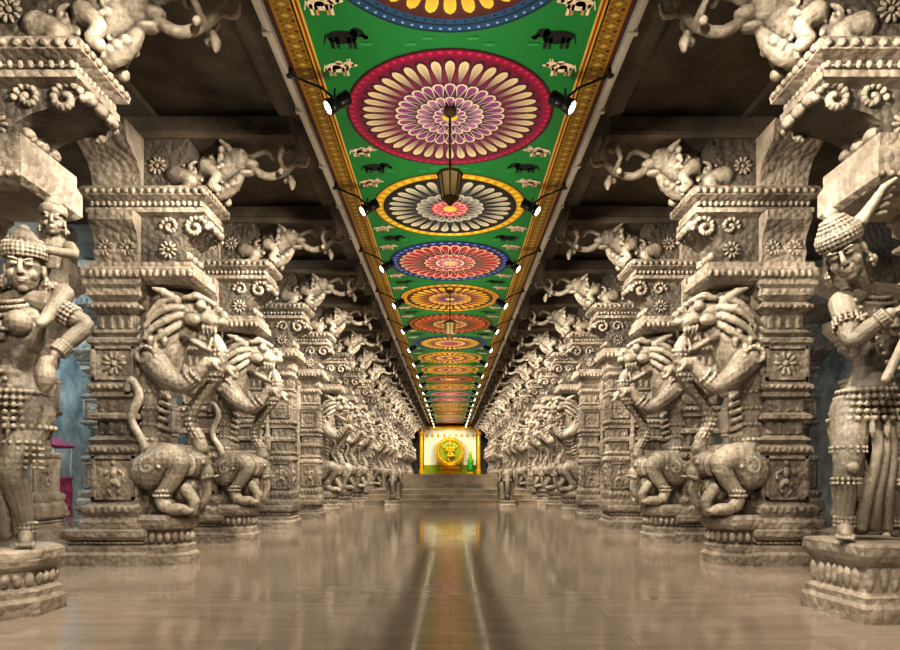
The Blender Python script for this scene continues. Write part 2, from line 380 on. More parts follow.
def capital(P,z1,thick=.2,umax=1.0,ub=.80,ut=1.12,um=-.16,vw=.28):
    P.mould(um,umax-.06,-vw,vw,[(-.03,z1-.03),(.02,z1),(.06,z1+.04),(.06,z1+thick*.6),(.03,z1+thick*.75),(.03,z1+thick)])
    z=z1+thick
    H=3.85-z
    d=ut-ub; um2=um+.04
    pr=[(um2,z-.01),(ub,z-.01),(ub+.08,z+H*.1),(ub+.09,z+H*.22),(ub+.03,z+H*.34),(ub+d*.25,z+H*.5),(ub+d*.5,z+H*.6),(ub+d*.85,z+H*.72),(ut,z+H*.88),(ut-.03,z+H),(um2,z+H)]
    P.prism(pr,-.22,.22)
    uc=um2+.26
    pr2=[(-.26,z-.01),(.26,z-.01),(.31,z+H*.2),(.28,z+H*.4),(.33,z+H*.6),(.42,z+H*.8),(.42,z+H),(-.42,z+H),(-.42,z+H*.8),(-.33,z+H*.6),(-.28,z+H*.4),(-.31,z+H*.2)]
    P.prism(pr2,uc-.24,uc+.24,axis='x')
    for s in (-1,1):
        for cx in (uc-.12,uc+.12): lotus(P,(cx,s*.30,z+H*.3),'-y' if s<0 else 'y',.10)
        lotus(P,(ub-.12,s*.23,z+H*.3),'-y' if s<0 else 'y',.11)
        for i in range(16):
            a=i*.5; rr=.13*(1-i/18)
            P.ell((ut-.14+rr*math.cos(a),s*.23,z+H*.76+rr*math.sin(a)),.03,lo=True)
        for i in range(14):
            a=i*.55; rr=.10*(1-i/16)
            P.ell((ut-.42-rr*math.cos(a),s*.23,z+H*.78+rr*math.sin(a)),.026,lo=True)
        if thick<.3: row(P,(um,s*(vw+.06),z1+thick*.35),(umax,s*(vw+.06),z1+thick*.35),16,(.032,.02,thick*.22))
        else: row(P,(um,s*(vw+.06),z1+thick*.15),(umax,s*(vw+.06),z1+thick*.15),18,(.022,.02,.025))
    for v in (-.15,0,.15): P.ell((ub+.08,v,z+H*.2),(.05,.07,.05),lo=True); P.ell((ut,v,z+H*.85),(.05,.07,.05),lo=True)
    P.mould(um,1.08,-.27,.27,[(-.05,3.83),(.03,3.87),(.03,3.92),(-.02,3.94),(-.02,3.99),(.08,4.04),(.09,4.10),(.05,4.15)])
    for s in (-1,1): row(P,(um,s*.29,3.965),(1.1,s*.29,3.965),20,(.024,.02,.03)); row(P,(um-.03,s*.36,4.08),(1.15,s*.36,4.08),16,(.034,.02,.03))
    row(P,(1.17,-.33,4.08),(1.17,.33,4.08),8,(.02,.034,.03)); row(P,(1.08,-.29,3.965),(1.08,.29,3.965),10,(.02,.024,.03))
    P.prism([(um,4.14),(.65,4.14),(.70,4.25),(.68,4.35),(.8,4.45),(.9,4.60),(.9,4.72),(um,4.72)],-.20,.20)
    P.prism([(-.24,4.14),(.24,4.14),(.29,4.3),(.36,4.4),(.58,4.52),(.62,4.72),(-.62,4.72),(-.58,4.52),(-.36,4.4),(-.29,4.3)],um+.02,um+.56,axis='x')
    for s in (-1,1):
        lotus(P,(uc,s*.27,4.42),'-y' if s<0 else 'y',.13); lotus(P,(.55,s*.21,4.42),'-y' if s<0 else 'y',.11)
    P.mould(-.45,2.02,-.20,.20,[(0,4.73),(.03,4.75),(.03,4.80),(0,4.82),(0,4.97)],2)
def base(P,x0,x1,hv,zt):
    P.mould(x0,x1,-hv,hv,[(.06,0),(.06,.12),(.02,.15),(.02,.20),(-.03,.23),(-.03,zt-.14),(.02,zt-.11),(.04,zt-.08),(.04,zt-.02),(.0,zt)])
    for s in (-1,1):
        row(P,(x0,s*(hv-.02),(.23+zt-.14)/2),(x1,s*(hv-.02),(.23+zt-.14)/2),14,(.035,.03,(zt-.37)/2))
    row(P,(x1-.02,-hv,(.23+zt-.14)/2),(x1-.02,hv,(.23+zt-.14)/2),10,(.03,.035,(zt-.37)/2))
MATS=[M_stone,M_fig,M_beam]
def yali_pillar_mesh():
    P=MB(); base(P,-.40,.45,.33,.40)
    P.lathe(.54,0,[(.38,0),(.38,.1),(.34,.13),(.34,.2),(.29,.24),(.29,.36),(.35,.40),(.37,.44),(.37,.5),(.33,.55)],8,rot=math.pi/8)
    for i in range(24):
        a=2*math.pi*i/24; P.ell((.54+.30*math.cos(a),.30*math.sin(a),.3),(.035,.035,.06),lo=True)
    shaft(P,.10,.26,3.13,z0=.39); capital(P,3.12)
    P.box(.30,.42,-.12,.12,.42,3.0)
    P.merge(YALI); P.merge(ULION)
    return P.mesh('yali_pillar',MATS)
def shaft_small(P,cx,cy):
    P.lathe(cx,cy,[(.07,.4),(.07,.7),(.05,.75),(.05,1.4),(.07,1.45),(.07,1.7),(.045,1.75),(.045,2.4),(.07,2.45),(.07,2.75),(.05,2.8),(.09,3.0),(.09,3.13)],8)
def plain_pillar_mesh():
    P=MB(); base(P,-.40,.86,.33,.42)
    shaft(P,.10,.26,3.13)
    shaft(P,.66,.20,3.13,z0=.40,q=.6)
    for s in (-1,1): shaft_small(P,.41,s*.20)
    capital(P,3.12); P.merge(ULION)
    return P.mesh('carved_pillar',MATS)
def statue_pillar_mesh():
    P=MB(); base(P,-.42,.15,.34,.42)
    shaft(P,-.12,.28,3.09); capital(P,3.08,.36,.76,.58,1.12,-.40,.32); P.merge(ULION)
    return P.mesh('sculpture_pillar',MATS)
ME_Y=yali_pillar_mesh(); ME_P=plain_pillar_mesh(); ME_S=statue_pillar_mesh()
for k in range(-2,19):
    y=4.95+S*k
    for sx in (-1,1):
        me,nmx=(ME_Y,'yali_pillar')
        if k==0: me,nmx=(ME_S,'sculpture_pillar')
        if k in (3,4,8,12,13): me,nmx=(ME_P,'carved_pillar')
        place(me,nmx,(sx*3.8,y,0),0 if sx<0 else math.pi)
P=MB(); base(P,-.38,.38,.38,.42); shaft(P,0,.32,3.13,sq=False)
P.mould(-.4,.4,-.4,.4,[(0,3.12),(.1,3.3),(.1,3.45),(-.05,3.5),(0,3.8),(.3,4.1),(.3,4.3),(.1,4.35),(.1,4.97)])
ME_A=P.mesh('aisle_pillar',MATS)
for k in range(-2,14):
    for sx in (-1,1): place(ME_A,'aisle_pillar',(sx*6.6,4.95+S*k+.3,0),0)
# ------------------------------------------------------------------ room shell
def boxobj(name,x0,x1,y0,y1,z0,z1,mat):
    B=MB(); B.box(x0,x1,y0,y1,z0,z1); return B.obj(name,[mat])
Y0,Y1=-6.0,52.0
boxobj('floor',-10.5,10.5,Y0,Y1,-.1,0,M_floor)
boxobj('ceiling',-10.5,10.5,Y0,Y1,5.06,5.2,M_beam)
boxobj('wall_left',-10.7,-10.5,Y0,Y1,-.1,5.2,M_wall)
boxobj('wall_right',10.5,10.7,Y0,Y1,-.1,5.2,M_wall)
boxobj('wall_back',-10.5,10.5,Y1,Y1+.2,-.1,5.2,M_wall)
boxobj('wall_front',-10.5,10.5,Y0-.2,Y0,-.1,5.2,M_wall)
n=0
for sx in (-1,1):
    for (a,b_) in ((1.66,1.90),(3.3,4.3)):
        n+=1; B=MB(); x0,x1=sorted((sx*a,sx*b_))
        B.box(x0,x1,Y0+.01,Y1-.01,4.975,5.055); B.obj('trim_%d'%n,[M_beam])
# ------------------------------------------------------------------ painted ceiling
class CP:
    def __init__(s): s.V=[]; s.F=[]; s.C=[]; s.z=CEIL
    def fan(s,c,pts,cc,pc):
        k=len(s.V); s.V.append((c[0],c[1],s.z)); s.C.append(cc)
        for i,p in enumerate(pts):
            s.V.append((p[0],p[1],s.z)); s.C.append(pc[i] if isinstance(pc,list) else pc)
        n=len(pts)
        for i in range(n): s.F.append((k,k+1+(i+1)%n,k+1+i))
    def disc(s,c,r,col,n=64,rx=None):
        s.fan(c,[(c[0]+(rx or r)*math.cos(2*math.pi*i/n),c[1]+r*math.sin(2*math.pi*i/n)) for i in range(n)],col,col)
    def down(s,d=.0012): s.z-=d
    def up0(s): s.z=CEIL
    def petals(s,c,n,r0,r1,outl,cb,ct,a0=0,wf=1.0):
        prof=[(0,.28),(.25,.55),(.5,.85),(.7,1.0),(.85,.88),(.94,.6),(1,0)]
        for pas in (0,1):
            s.down(.0008)
            for i in range(n):
                a=a0+2*math.pi*i/n
                hw=math.pi/n*.98*wf
                ri,ro=(r0,r1) if pas==0 else (r0+(r1-r0)*.04,r1-(r1-r0)*.10)
                sc=1.0 if pas==0 else .74
                L=[];R=[];cl=[]
                for t,w in prof:
                    r=ri+(ro-ri)*t; L.append((c[0]+r*math.cos(a-hw*w*sc),c[1]+r*math.sin(a-hw*w*sc)))
                    R.append((c[0]+r*math.cos(a+hw*w*sc),c[1]+r*math.sin(a+hw*w*sc)))
                    u=min(1,t*1.3); cl.append(tuple(cb[j]*(1-u)+ct[j]*u for j in range(4)))
                pts=L+R[:-1][::-1]; cols=cl+cl[:-1][::-1]
                rm=(ri+ro)/2; cen=(c[0]+rm*math.cos(a),c[1]+rm*math.sin(a))
                if pas==0: s.fan(cen,pts,outl,outl)
                else: s.fan(cen,pts,tuple((cb[j]+ct[j])/2 for j in range(4)),cols)
    def beads(s,c,n,r,br,col):
        for i in range(n):
            a=2*math.pi*i/n; s.disc((c[0]+r*math.cos(a),c[1]+r*math.sin(a)),br,col,8)
    def rect(s,x0,x1,y0,y1,col):
        s.fan(((x0+x1)/2,(y0+y1)/2),[(x0,y0),(x1,y0),(x1,y1),(x0,y1)],col,col)
C_=CP(); h=lin
ys,ye=-5.5,51.5
GREEN=h('#128236')
for a in np.arange(ys,ye,1.0): C_.rect(-1.30,1.30,a,min(a+1.0,ye),GREEN)
for sx in (-1,1):
    def rr(a,b_,col):
        x0,x1=sorted((sx*a,sx*b_)); C_.rect(x0,x1,ys,ye,col)
    C_.up0(); rr(1.27,1.50,h('#a88018')); C_.down(.001)
    rr(1.475,1.50,h('#5a1812')); rr(1.265,1.285,h('#d8b030')); rr(1.245,1.265,h('#a02018')); rr(1.225,1.245,h('#e0c050'))
    C_.down(.001)
    y=ys+.1
    while y<ye-.1:
        x=sx*1.38
        C_.fan((x,y),[(x-.075,y),(x,y-.055),(x+.075,y),(x,y+.055)],h('#e8c850'),h('#5a3410'))
        C_.disc((x+.05,y+.065),.022,h('#6a2410'),6); C_.disc((x-.05,y+.065),.022,h('#7a4a14'),6)
        y+=.13
PUR=h('#5c1c54'); CR=h('#f0dcb4')
def med_magenta(c,R):
    C_.disc(c,R,h('#3a0414')); C_.down(); C_.disc(c,R*.975,h('#a0063c')); C_.down(); C_.beads(c,72,R*.945,R*.018,h('#d83070')); C_.down(); C_.disc(c,R*.90,h('#800c3c'))
    C_.petals(c,40,R*.50,R*.885,h('#4a0a28'),PUR,h('#f4e0a8')); C_.down(); C_.disc(c,R*.54,h('#4c0a34')); C_.petals(c,28,R*.32,R*.535,CR,h('#5c1050'),h('#983c84'))
    C_.down(); C_.disc(c,R*.34,h('#3a1030')); C_.petals(c,20,R*.17,R*.335,CR,h('#6a1460'),h('#b86c98')); C_.down(); C_.disc(c,R*.18,h('#6a1858')); C_.petals(c,12,R*.05,R*.17,h('#f0e0b0'),PUR,h('#8c3480')); C_.down(); C_.disc(c,R*.075,h('#e8c020'))
def med_grey(c,R):
    C_.disc(c,R,h('#5a3a08')); C_.down(); C_.disc(c,R*.98,h('#e6ac08')); C_.down(); C_.beads(c,44,R*.92,R*.04,h('#fce040')); C_.down(); C_.disc(c,R*.87,h('#141210'))
    C_.petals(c,30,R*.45,R*.84,h('#201c18'),h('#4c4a48'),h('#e6dcb8')); C_.down(); C_.disc(c,R*.46,h('#141414')); C_.petals(c,20,R*.24,R*.45,h('#d8d0b4'),h('#4a4a4c'),h('#a8a498'))
    C_.down(); C_.disc(c,R*.25,h('#d01428')); C_.petals(c,12,R*.08,R*.23,h('#f0c0b8'),h('#a01020'),h('#e0404c')); C_.down(); C_.disc(c,R*.09,h('#e8c83a'))
def med_red(c,R):
    C_.disc(c,R,h('#101838')); C_.down(); C_.disc(c,R*.97,h('#142c80')); C_.down(); C_.beads(c,44,R*.91,R*.035,h('#6a98d8')); C_.down(); C_.disc(c,R*.86,h('#500810'))
    C_.petals(c,30,R*.42,R*.84,h('#f0c8a8'),h('#7c0410'),h('#d40c20')); C_.down(); C_.disc(c,R*.44,h('#600814')); C_.petals(c,18,R*.22,R*.43,h('#f4d8b8'),h('#a00818'),h('#e82c40'))
    C_.down(); C_.disc(c,R*.23,h('#f0e0d0')); C_.petals(c,10,R*.06,R*.21,h('#a01020'),h('#e8b0a8'),h('#d03040')); C_.down(); C_.disc(c,R*.07,h('#e8c83a'))
def med_orange(c,R):
    C_.disc(c,R,h('#4a2004')); C_.down(); C_.disc(c,R*.97,h('#ecc010')); C_.down(); C_.beads(c,40,R*.91,R*.035,h('#b04008')); C_.down(); C_.disc(c,R*.86,h('#5a1c30'))
    C_.petals(c,28,R*.42,R*.84,h('#5a1a08'),h('#d04c04'),h('#f8d020')); C_.down(); C_.disc(c,R*.44,h('#7a3010')); C_.petals(c,18,R*.2,R*.43,h('#f8e060'),h('#8c3008'),h('#ec8c10'))
    C_.down(); C_.disc(c,R*.21,h('#7a2a60')); C_.down(); C_.disc(c,R*.09,h('#f0d040'))
def med_dark(c,R):
    C_.disc(c,R,h('#0c2a14')); C_.down(); C_.disc(c,R*.97,h('#6a0808')); C_.down(); C_.beads(c,40,R*.91,R*.035,h('#d8a010')); C_.down(); C_.disc(c,R*.86,h('#200808'))
    C_.petals(c,26,R*.40,R*.84,h('#e88c10'),h('#4a0404'),h('#b01808')); C_.down(); C_.disc(c,R*.42,h('#105a28')); C_.petals(c,16,R*.2,R*.4,h('#f0d030'),h('#901008'),h('#d84c10')); C_.down(); C_.disc(c,R*.18,h('#e8b830'))
def med_blue(c,R):
    C_.disc(c,R,h('#0a2030')); C_.down(); C_.disc(c,R*.98,h('#104c78')); C_.down(); C_.beads(c,80,R*.955,R*.012,h('#98c0d8')); C_.down(); C_.disc(c,R*.92,h('#081420')); C_.down(); C_.disc(c,R*.90,h('#145078')); C_.down();C_.beads(c,70,R*.87,R*.014,h('#0a2034')); C_.down(); C_.disc(c,R*.84,h('#501008'))
    C_.petals(c,32,R*.40,R*.83,h('#5c1a08'),h('#d06008'),h('#fcdc40')); C_.down(); C_.disc(c,R*.42,h('#8c2c10')); C_.petals(c,20,R*.2,R*.41,h('#fae8a0'),h('#b04418'),h('#f0a030')); C_.down(); C_.disc(c,R*.2,h('#a02040'))
seq={-4:med_grey,-3:med_red,-2:med_orange,-1:med_magenta,0:med_blue,1:med_magenta,2:med_grey,3:med_red,4:med_orange,5:med_dark,6:med_blue}
cyc=[med_red,med_orange,med_orange,med_dark,med_orange,med_red]
def animal(cx,cy,L,col,dark,eleph,f):
    def E(a,b_,ra,rb,c=col): C_.disc((cx+f*a*L,cy-b_*L),rb*L,c,16,rx=ra*L)
    for a in (-.28,-.14,.16,.28): C_.rect(*sorted((cx+f*(a-.045)*L,cx+f*(a+.045)*L)),cy,cy+.42*L,dark if a in(-.14,.16) else col)
    E(0,0,.38,.24); E(.38,.16,.17,.16)
    if eleph:
        for i in range(6): E(.52+.02*i,.08-.07*i+.012*i*i,.06-.005*i,.06-.005*i)
        E(.30,.16,.09,.13,dark)
    else:
        E(.54,.12,.11,.07); E(.36,.36,.02,.09); E(.44,.36,.02,.09); E(.08,.24,.12,.10); E(-.02,.02,.14,.10,h('#e89848'))
    for i in range(5): E(-.38-.02*i,.1-.07*i,.02,.05)
c0=4.50; R=1.10
for k in range(-4,20):
    c=(0,c0+S*k)
    if c[1]>50.5: break
    C_.z=CEIL-.003
    (seq.get(k) or cyc[k%6])(c,R)
    g=c[1]+S/2
    if g<ye-.5:
        C_.z=CEIL-.004
        for sx in (-1,1):
            animal(sx*.95,g-.04,.36,h('#0a100c'),h('#1c2a20'),True,-sx)
            animal(sx*1.06,g-.44,.30,h('#f6dcb8'),h('#c89868'),False,-sx)
            animal(sx*1.06,g+.38,.30,h('#f6dcb8'),h('#c89868'),False,-sx)
            C_.down()
            for dx,dy in ((.2,.05),(-.2,.05),(.35,-.03)): C_.disc((sx*.55-sx*dx,g+dy),.022,h('#3c9c4c'),8,rx=.06)
me=bpy.data.meshes.new('painted_ceiling_panel')
k=len(C_.V)
top=[(-W,ys,CEIL+.002),(W,ys,CEIL+.002),(W,ye,CEIL+.002),(-W,ye,CEIL+.002),(-W,ys,CEIL+.10),(W,ys,CEIL+.10),(W,ye,CEIL+.10),(-W,ye,CEIL+.10)]
C_.V+=top; C_.C+=[h('#4a4038')]*8
C_.F+=[(k,k+3,k+2,k+1),(k+4,k+5,k+6,k+7),(k,k+1,k+5,k+4),(k+1,k+2,k+6,k+5),(k+2,k+3,k+7,k+6),(k+3,k,k+4,k+7)]
me.from_pydata(C_.V,[],C_.F); me.materials.append(M_paint)
ca=me.color_attributes.new('Col','FLOAT_COLOR','POINT')
ca.data.foreach_set('color',np.array(C_.C,dtype=np.float32).ravel()); me.update()
place(me,'painted_ceiling_panel')
for sx in (-1,1):
    B=MB(); x0,x1=sorted((sx*(W+.003),sx*(W+.045))); B.box(x0,x1,ys,ye,4.78,4.95)
    x0,x1=sorted((sx*(W+.05),sx*(W+.075))); B.box(x0,x1,ys,ye,4.80,4.83)
    for y in np.arange(ys+.2,ye,1.2):
        x0,x1=sorted((sx*(W+.0),sx*(W+.09))); B.box(x0,x1,y,y+.05,4.77,4.95)
    B.obj('lighting_rail',[M_rail])
# ------------------------------------------------------------------ ceiling spotlights
def lamp_mesh():
    B=MB()
    B.seg((0,0,0),.012,(.30,0,-.12),.012,8); B.seg((.30,0,-.12),.012,(.42,0,-.22),.012,8)
    B.seg((0,.0,-.02),.03,(0,0,.05),.03,8)
    d=Vector((-.80,-.22,-.56)).normalized(); c=Vector((.44,0,-.27))
    a=c-d*.14; b_=c+d*.08
    B.seg(a,.05,c,.06,16); B.seg(c,.06,b_,.075,16)
    B.seg(b_,.072,b_+d*.01,.072,16); B.seg(b_+d*.011,.058,b_+d*.016,.054,16,mat=1)
    for i in range(4): q=a+d*.025*i; B.seg(q,.066,q+d*.008,.066,12)
    B.seg(c+Vector((0,.07,0)),.01,c+Vector((.0,.07,.10)),.01,6); B.seg(c+Vector((0,-.07,0)),.01,c+Vector((0,-.07,.10)),.01,6)
    return B
def lamp_side(mirror):
    B=lamp_mesh()
    if mirror:
        B.V=[v*np.array([-1,1,1]) for v in B.V]; B.F=[tuple(reversed(f)) for f in B.F]
    return B.mesh('ceiling_spotlight',[M_black,M_lens])
LM={-1:lamp_side(False),1:lamp_side(True)}
def addlight(ld,p,t=None,parent=None):
    lo=bpy.data.objects.new(ld.name,ld); bpy.context.scene.collection.objects.link(lo)
    p=Vector(p)
    mw=Matrix.Translation(p)
    if t is not None: mw=mw@(Vector(t)-p).to_track_quat('-Z','Y').to_matrix().to_4x4()
    lo.matrix_world=mw
    if parent: lo.parent=parent; lo.matrix_parent_inverse=Matrix.Translation(parent.location).inverted()
    return lo
rl=random.Random(11)
for k in range(-3,18):
    y=6.1+S*k
    for sx in (-1,1):
        o=place(LM[sx],'ceiling_spotlight',(sx*W,y,4.78))
        ld=bpy.data.lights.new('spot_beam','SPOT'); ld.energy=720*(1.0 if k<2 else rl.uniform(.65,1.2)); ld.spot_size=math.radians(124); ld.spot_blend=1.0; ld.color=(1,.885,.72); ld.shadow_soft_size=.03
        addlight(ld,(sx*1.25,y-.03,4.38),(sx*3.1,y+.7,2.8),o)
        if (k+(0 if sx<0 else 1))%2==0:
            ld=bpy.data.lights.new('floor_fill_light','SPOT'); ld.energy=110; ld.spot_size=math.radians(95); ld.spot_blend=1.0; ld.color=(1,.89,.74); ld.shadow_soft_size=.05  # added fill aimed at the corridor floor, not a lamp of its own
            addlight(ld,(sx*1.0,y,4.30),(-sx*.2,y+.6,0),o)
B=MB()
B.seg((0,0,0),.012,(0,0,-.62),.012,8); B.lathe(0,0,[(.07,0),(.07,-.04),(.02,-.07)],12)
B.lathe(0,0,[(.03,-.60),(.10,-.64),(.14,-.66),(.14,-.68)],8)
B.lathe(0,0,[(.12,-.681),(.09,-.90),(.07,-.92)],8,mat=1)
for i in range(8):
    a=2*math.pi*i/8; B.seg((.125*math.cos(a),.125*math.sin(a),-.68),.008,(.085*math.cos(a),.085*math.sin(a),-.92),.008,6)
B.lathe(0,0,[(.09,-.92),(.09,-.935),(.05,-.96),(.01,-1.0)],8)
LN=B.mesh('hanging_lantern',[M_bronze,M_glass])
for y in (6.75,13.4): place(LN,'hanging_lantern',(0,y,CEIL-.03))
for k in range(-3,18):
    ld=bpy.data.lights.new('ceiling_fill_light','SPOT'); ld.energy=84; ld.color=(1,.93,.82); ld.spot_size=math.radians(112); ld.spot_blend=.6; ld.shadow_soft_size=.1  # added fill without a fixture, brightens the painted ceiling from mid-corridor
    y=5.75+S*k
    addlight(ld,(0,y,3.2),(0,y,5))
# ------------------------------------------------------------------ statues
def hand(B,w,d,nrm,s,curl=.6,side=1):
    w=Vector(w); d=Vector(d).normalized(); nrm=Vector(nrm); nrm=(nrm-d*nrm.dot(d)).normalized(); t=d.cross(nrm)*side
    R=Matrix((d,t,nrm)).transposed()
    B.ell(tuple(w+d*.05*s),(.055*s,.042*s,.02*s),R)
    for i,L in enumerate((.07,.08,.075,.06)):
        o=w+d*.09*s+t*(.033-.022*i)*s
        a=o; ang=0; pts=[tuple(a)+(.0105*s,)]
        for j,f in enumerate((.45,.32,.23)):
            ang+=curl*(.6 if j==0 else .9)
            a=a+(d*math.cos(ang)+nrm*math.sin(ang))*L*f*s; pts.append(tuple(a)+(.010*s-.0015*s*j,))
        B.chain(pts)
    a=w+d*.025*s+t*.035*s
    b_=a+(d*.6+t*.7+nrm*.3).normalized()*.04*s; c=b_+(d*.6+t*.1+nrm*.8).normalized()*.035*s
    B.chain([tuple(a)+(.014*s,),tuple(b_)+(.012*s,),tuple(c)+(.009*s,)])
def head(B,c,s,R,crown='turban'):
    c=Vector(c)
    def T(p): return tuple(c+R@(Vector(p)*s))
    def E(p,r,Rl=None): B.ell(T(p),tuple(q*s for q in r),(R@Rl) if Rl else R)
    E((0,.01,.02),(.078,.092,.10)); E((0,-.018,-.045),(.062,.068,.066)); E((0,-.052,-.092),(.026,.024,.020))
    B.chain([T((0,-.088,.03))+(.009*s,),T((0,-.104,-.008))+(.012*s,),T((0,-.100,-.020))+(.014*s,)])
    for q in (-1,1):
        E((q*.011,-.094,-.024),(.009,.010,.007))
        E((q*.033,-.078,.018),(.020,.010,.010)); E((q*.035,-.084,.040),(.026,.008,.005),Matrix.Rotation(-q*.15,3,'Y'))
        E((q*.040,-.052,-.028),(.028,.026,.028))
        E((q*.083,.01,-.005),(.012,.022,.036)); B.ell(T((q*.092,.0,-.065)),.026*s); B.beads(T((q*.092,0,-.065)),.03*s,.03*s,8,.009*s,R@Matrix.Rotation(math.pi/2,3,'Y'))
    E((0,-.084,-.052),(.022,.009,.0055)); E((0,-.082,-.064),(.018,.010,.0065))
    for i,(z,r) in enumerate(((.062,.092),(.080,.097),(.098,.096),(.115,.09))):
        B.beads(T((0,.010,z)),r*s,(r+.006)*s,30,.010*s,R)
    if crown=='turban':
        E((0,.02,.10),(.095,.10,.07)); E((0,.03,.155),(.07,.075,.05)); E((0,.04,.20),(.035,.04,.04))
        for i in range(5): B.beads(T((0,.02,.11+.018*i)),(.098-.012*i)*s,(.103-.012*i)*s,24,.010*s,R)
        for q in range(5):
            B.chain([T((.03+.02*q,.07,.11))+(.02*s,),T((.10+.03*q,.12,.13+.02*q))+(.018*s,),T((.19+.02*q,.15,.10+.03*q))+(.01*s,)])
    else:
        E((0,.02,.10),(.10,.10,.06)); E((0,-.0,.15),(.06,.06,.05)); E((.0,.09,.06),(.07,.05,.07)); E((0,0,.19),(.03,.03,.03))
        for i in range(3): B.beads(T((0,.02,.125+.02*i)),(.09-.02*i)*s,(.09-.02*i)*s,20,.010*s,R)
def limb_rings(B,p,d,r,n=3,sp=.03,br=.012):
    p=Vector(p); d=Vector(d).normalized(); R=d.to_track_quat('Z','Y').to_matrix()
    for i in range(n): B.beads(tuple(p+d*sp*i),r,r,16,br,R)
def foot(B,a,d,s,zf):
    a=Vector(a); d=Vector(d); d.z=0; d.normalize(); t=Vector((-d.y,d.x,0))
    B.chain([tuple(a)+(.042*s,),(a.x-d.x*.03*s,a.y-d.y*.03*s,zf+.037*s,.037*s)])
    f=a+d*.11*s
    B.chain([tuple(a)+(.042*s,),(a.x+d.x*.06*s,a.y+d.y*.06*s,zf+.045*s,.04*s),(f.x,f.y,zf+.032*s,.032*s)],2)
    for i in range(5):
        b_=f+t*(.035-.0175*i)*s; L=(.055-.006*i)*s
        B.chain([(b_.x,b_.y,zf+.02*s,.015*s),(b_.x+d.x*L,b_.y+d.y*L,zf+.013*s,.012*s)])
def torso(B,pel,wai,che,shL,shR,nk,s,female=False):
    pel,wai,che,shL,shR,nk=map(Vector,(pel,wai,che,shL,shR,nk))
    ax=(shR-shL).normalized(); up=(nk-wai).normalized(); fw=ax.cross(up).normalized(); up=fw.cross(ax)
    if up.z<0: up=-up
    R=Matrix((ax,fw*-1,up)).transposed()
    B.ell(tuple(che),(.165*s,.115*s,.17*s),R); B.ell(tuple(che+up*.06*s),(.185*s,.10*s,.09*s),R)
    B.chain([tuple(pel)+(.135*s,),tuple(pel.lerp(wai,.5))+(.118*s,),tuple(wai)+(.100*s,),tuple(wai.lerp(che,.5))+(.118*s,),tuple(che)+(.13*s,)],2)
    B.chain([tuple(shL)+(.07*s,),tuple(nk)+(.055*s,),tuple(shR)+(.07*s,)])
    if fw.y>0: fw=-fw
    for q in (-1,1):
        if female: B.ell(tuple(che+ax*q*.075*s+fw*.10*s+up*.02*s),.072*s)
        else: B.ell(tuple(che+ax*q*.07*s+fw*.075*s+up*.05*s),(.08*s,.05*s,.06*s),R)
    B.ell(tuple(wai+fw*.03*s-up*.02*s),(.085*s,.085*s,.085*s),R)
    for i,(dz,rx,ry) in enumerate(((.17,.075,.075),(.14,.10,.10),(.10,.125,.13),(.03,.14,.155))):
        B.beads(tuple(che+up*dz*s+fw*.01*s),rx*s,ry*s,26+5*i,.013*s,R@Matrix.Rotation(.35,3,'X'))
    B.chain([tuple(che+up*.0*s+fw*.13*s)+(.03*s,),tuple(che-up*.06*s+fw*.13*s)+(.02*s,)])
    for i in range(14):
        t=i/13; B.ell(tuple(shL.lerp(pel+ax*.1*s,t)+fw*(.09+.04*math.sin(t*3.1))*s),.014*s,lo=True)
    return ax,up,fw,R
def skirt(B,pel,s,R,n=5):
    pel=Vector(pel)
    B.ell(tuple(pel),(.175*s,.14*s,.12*s),R)
    for i in range(n): B.beads(tuple(pel+Vector((0,0,(.06-.04*i)*s))),(.155+.012*i)*s,(.13+.01*i)*s,30,.016*s)
    for i in range(16):
        a=2*math.pi*i/16; p=pel+Vector((.19*math.cos(a)*s,.16*math.sin(a)*s,-.10*s))
        B.chain([tuple(p)+(.014*s,),(p.x,p.y,p.z-.07*s,.018*s),(p.x,p.y,p.z-.10*s,.008*s)],lo=True)
def mid3(a,b,t): return tuple(a[i]*(1-t)+b[i]*t for i in range(3))
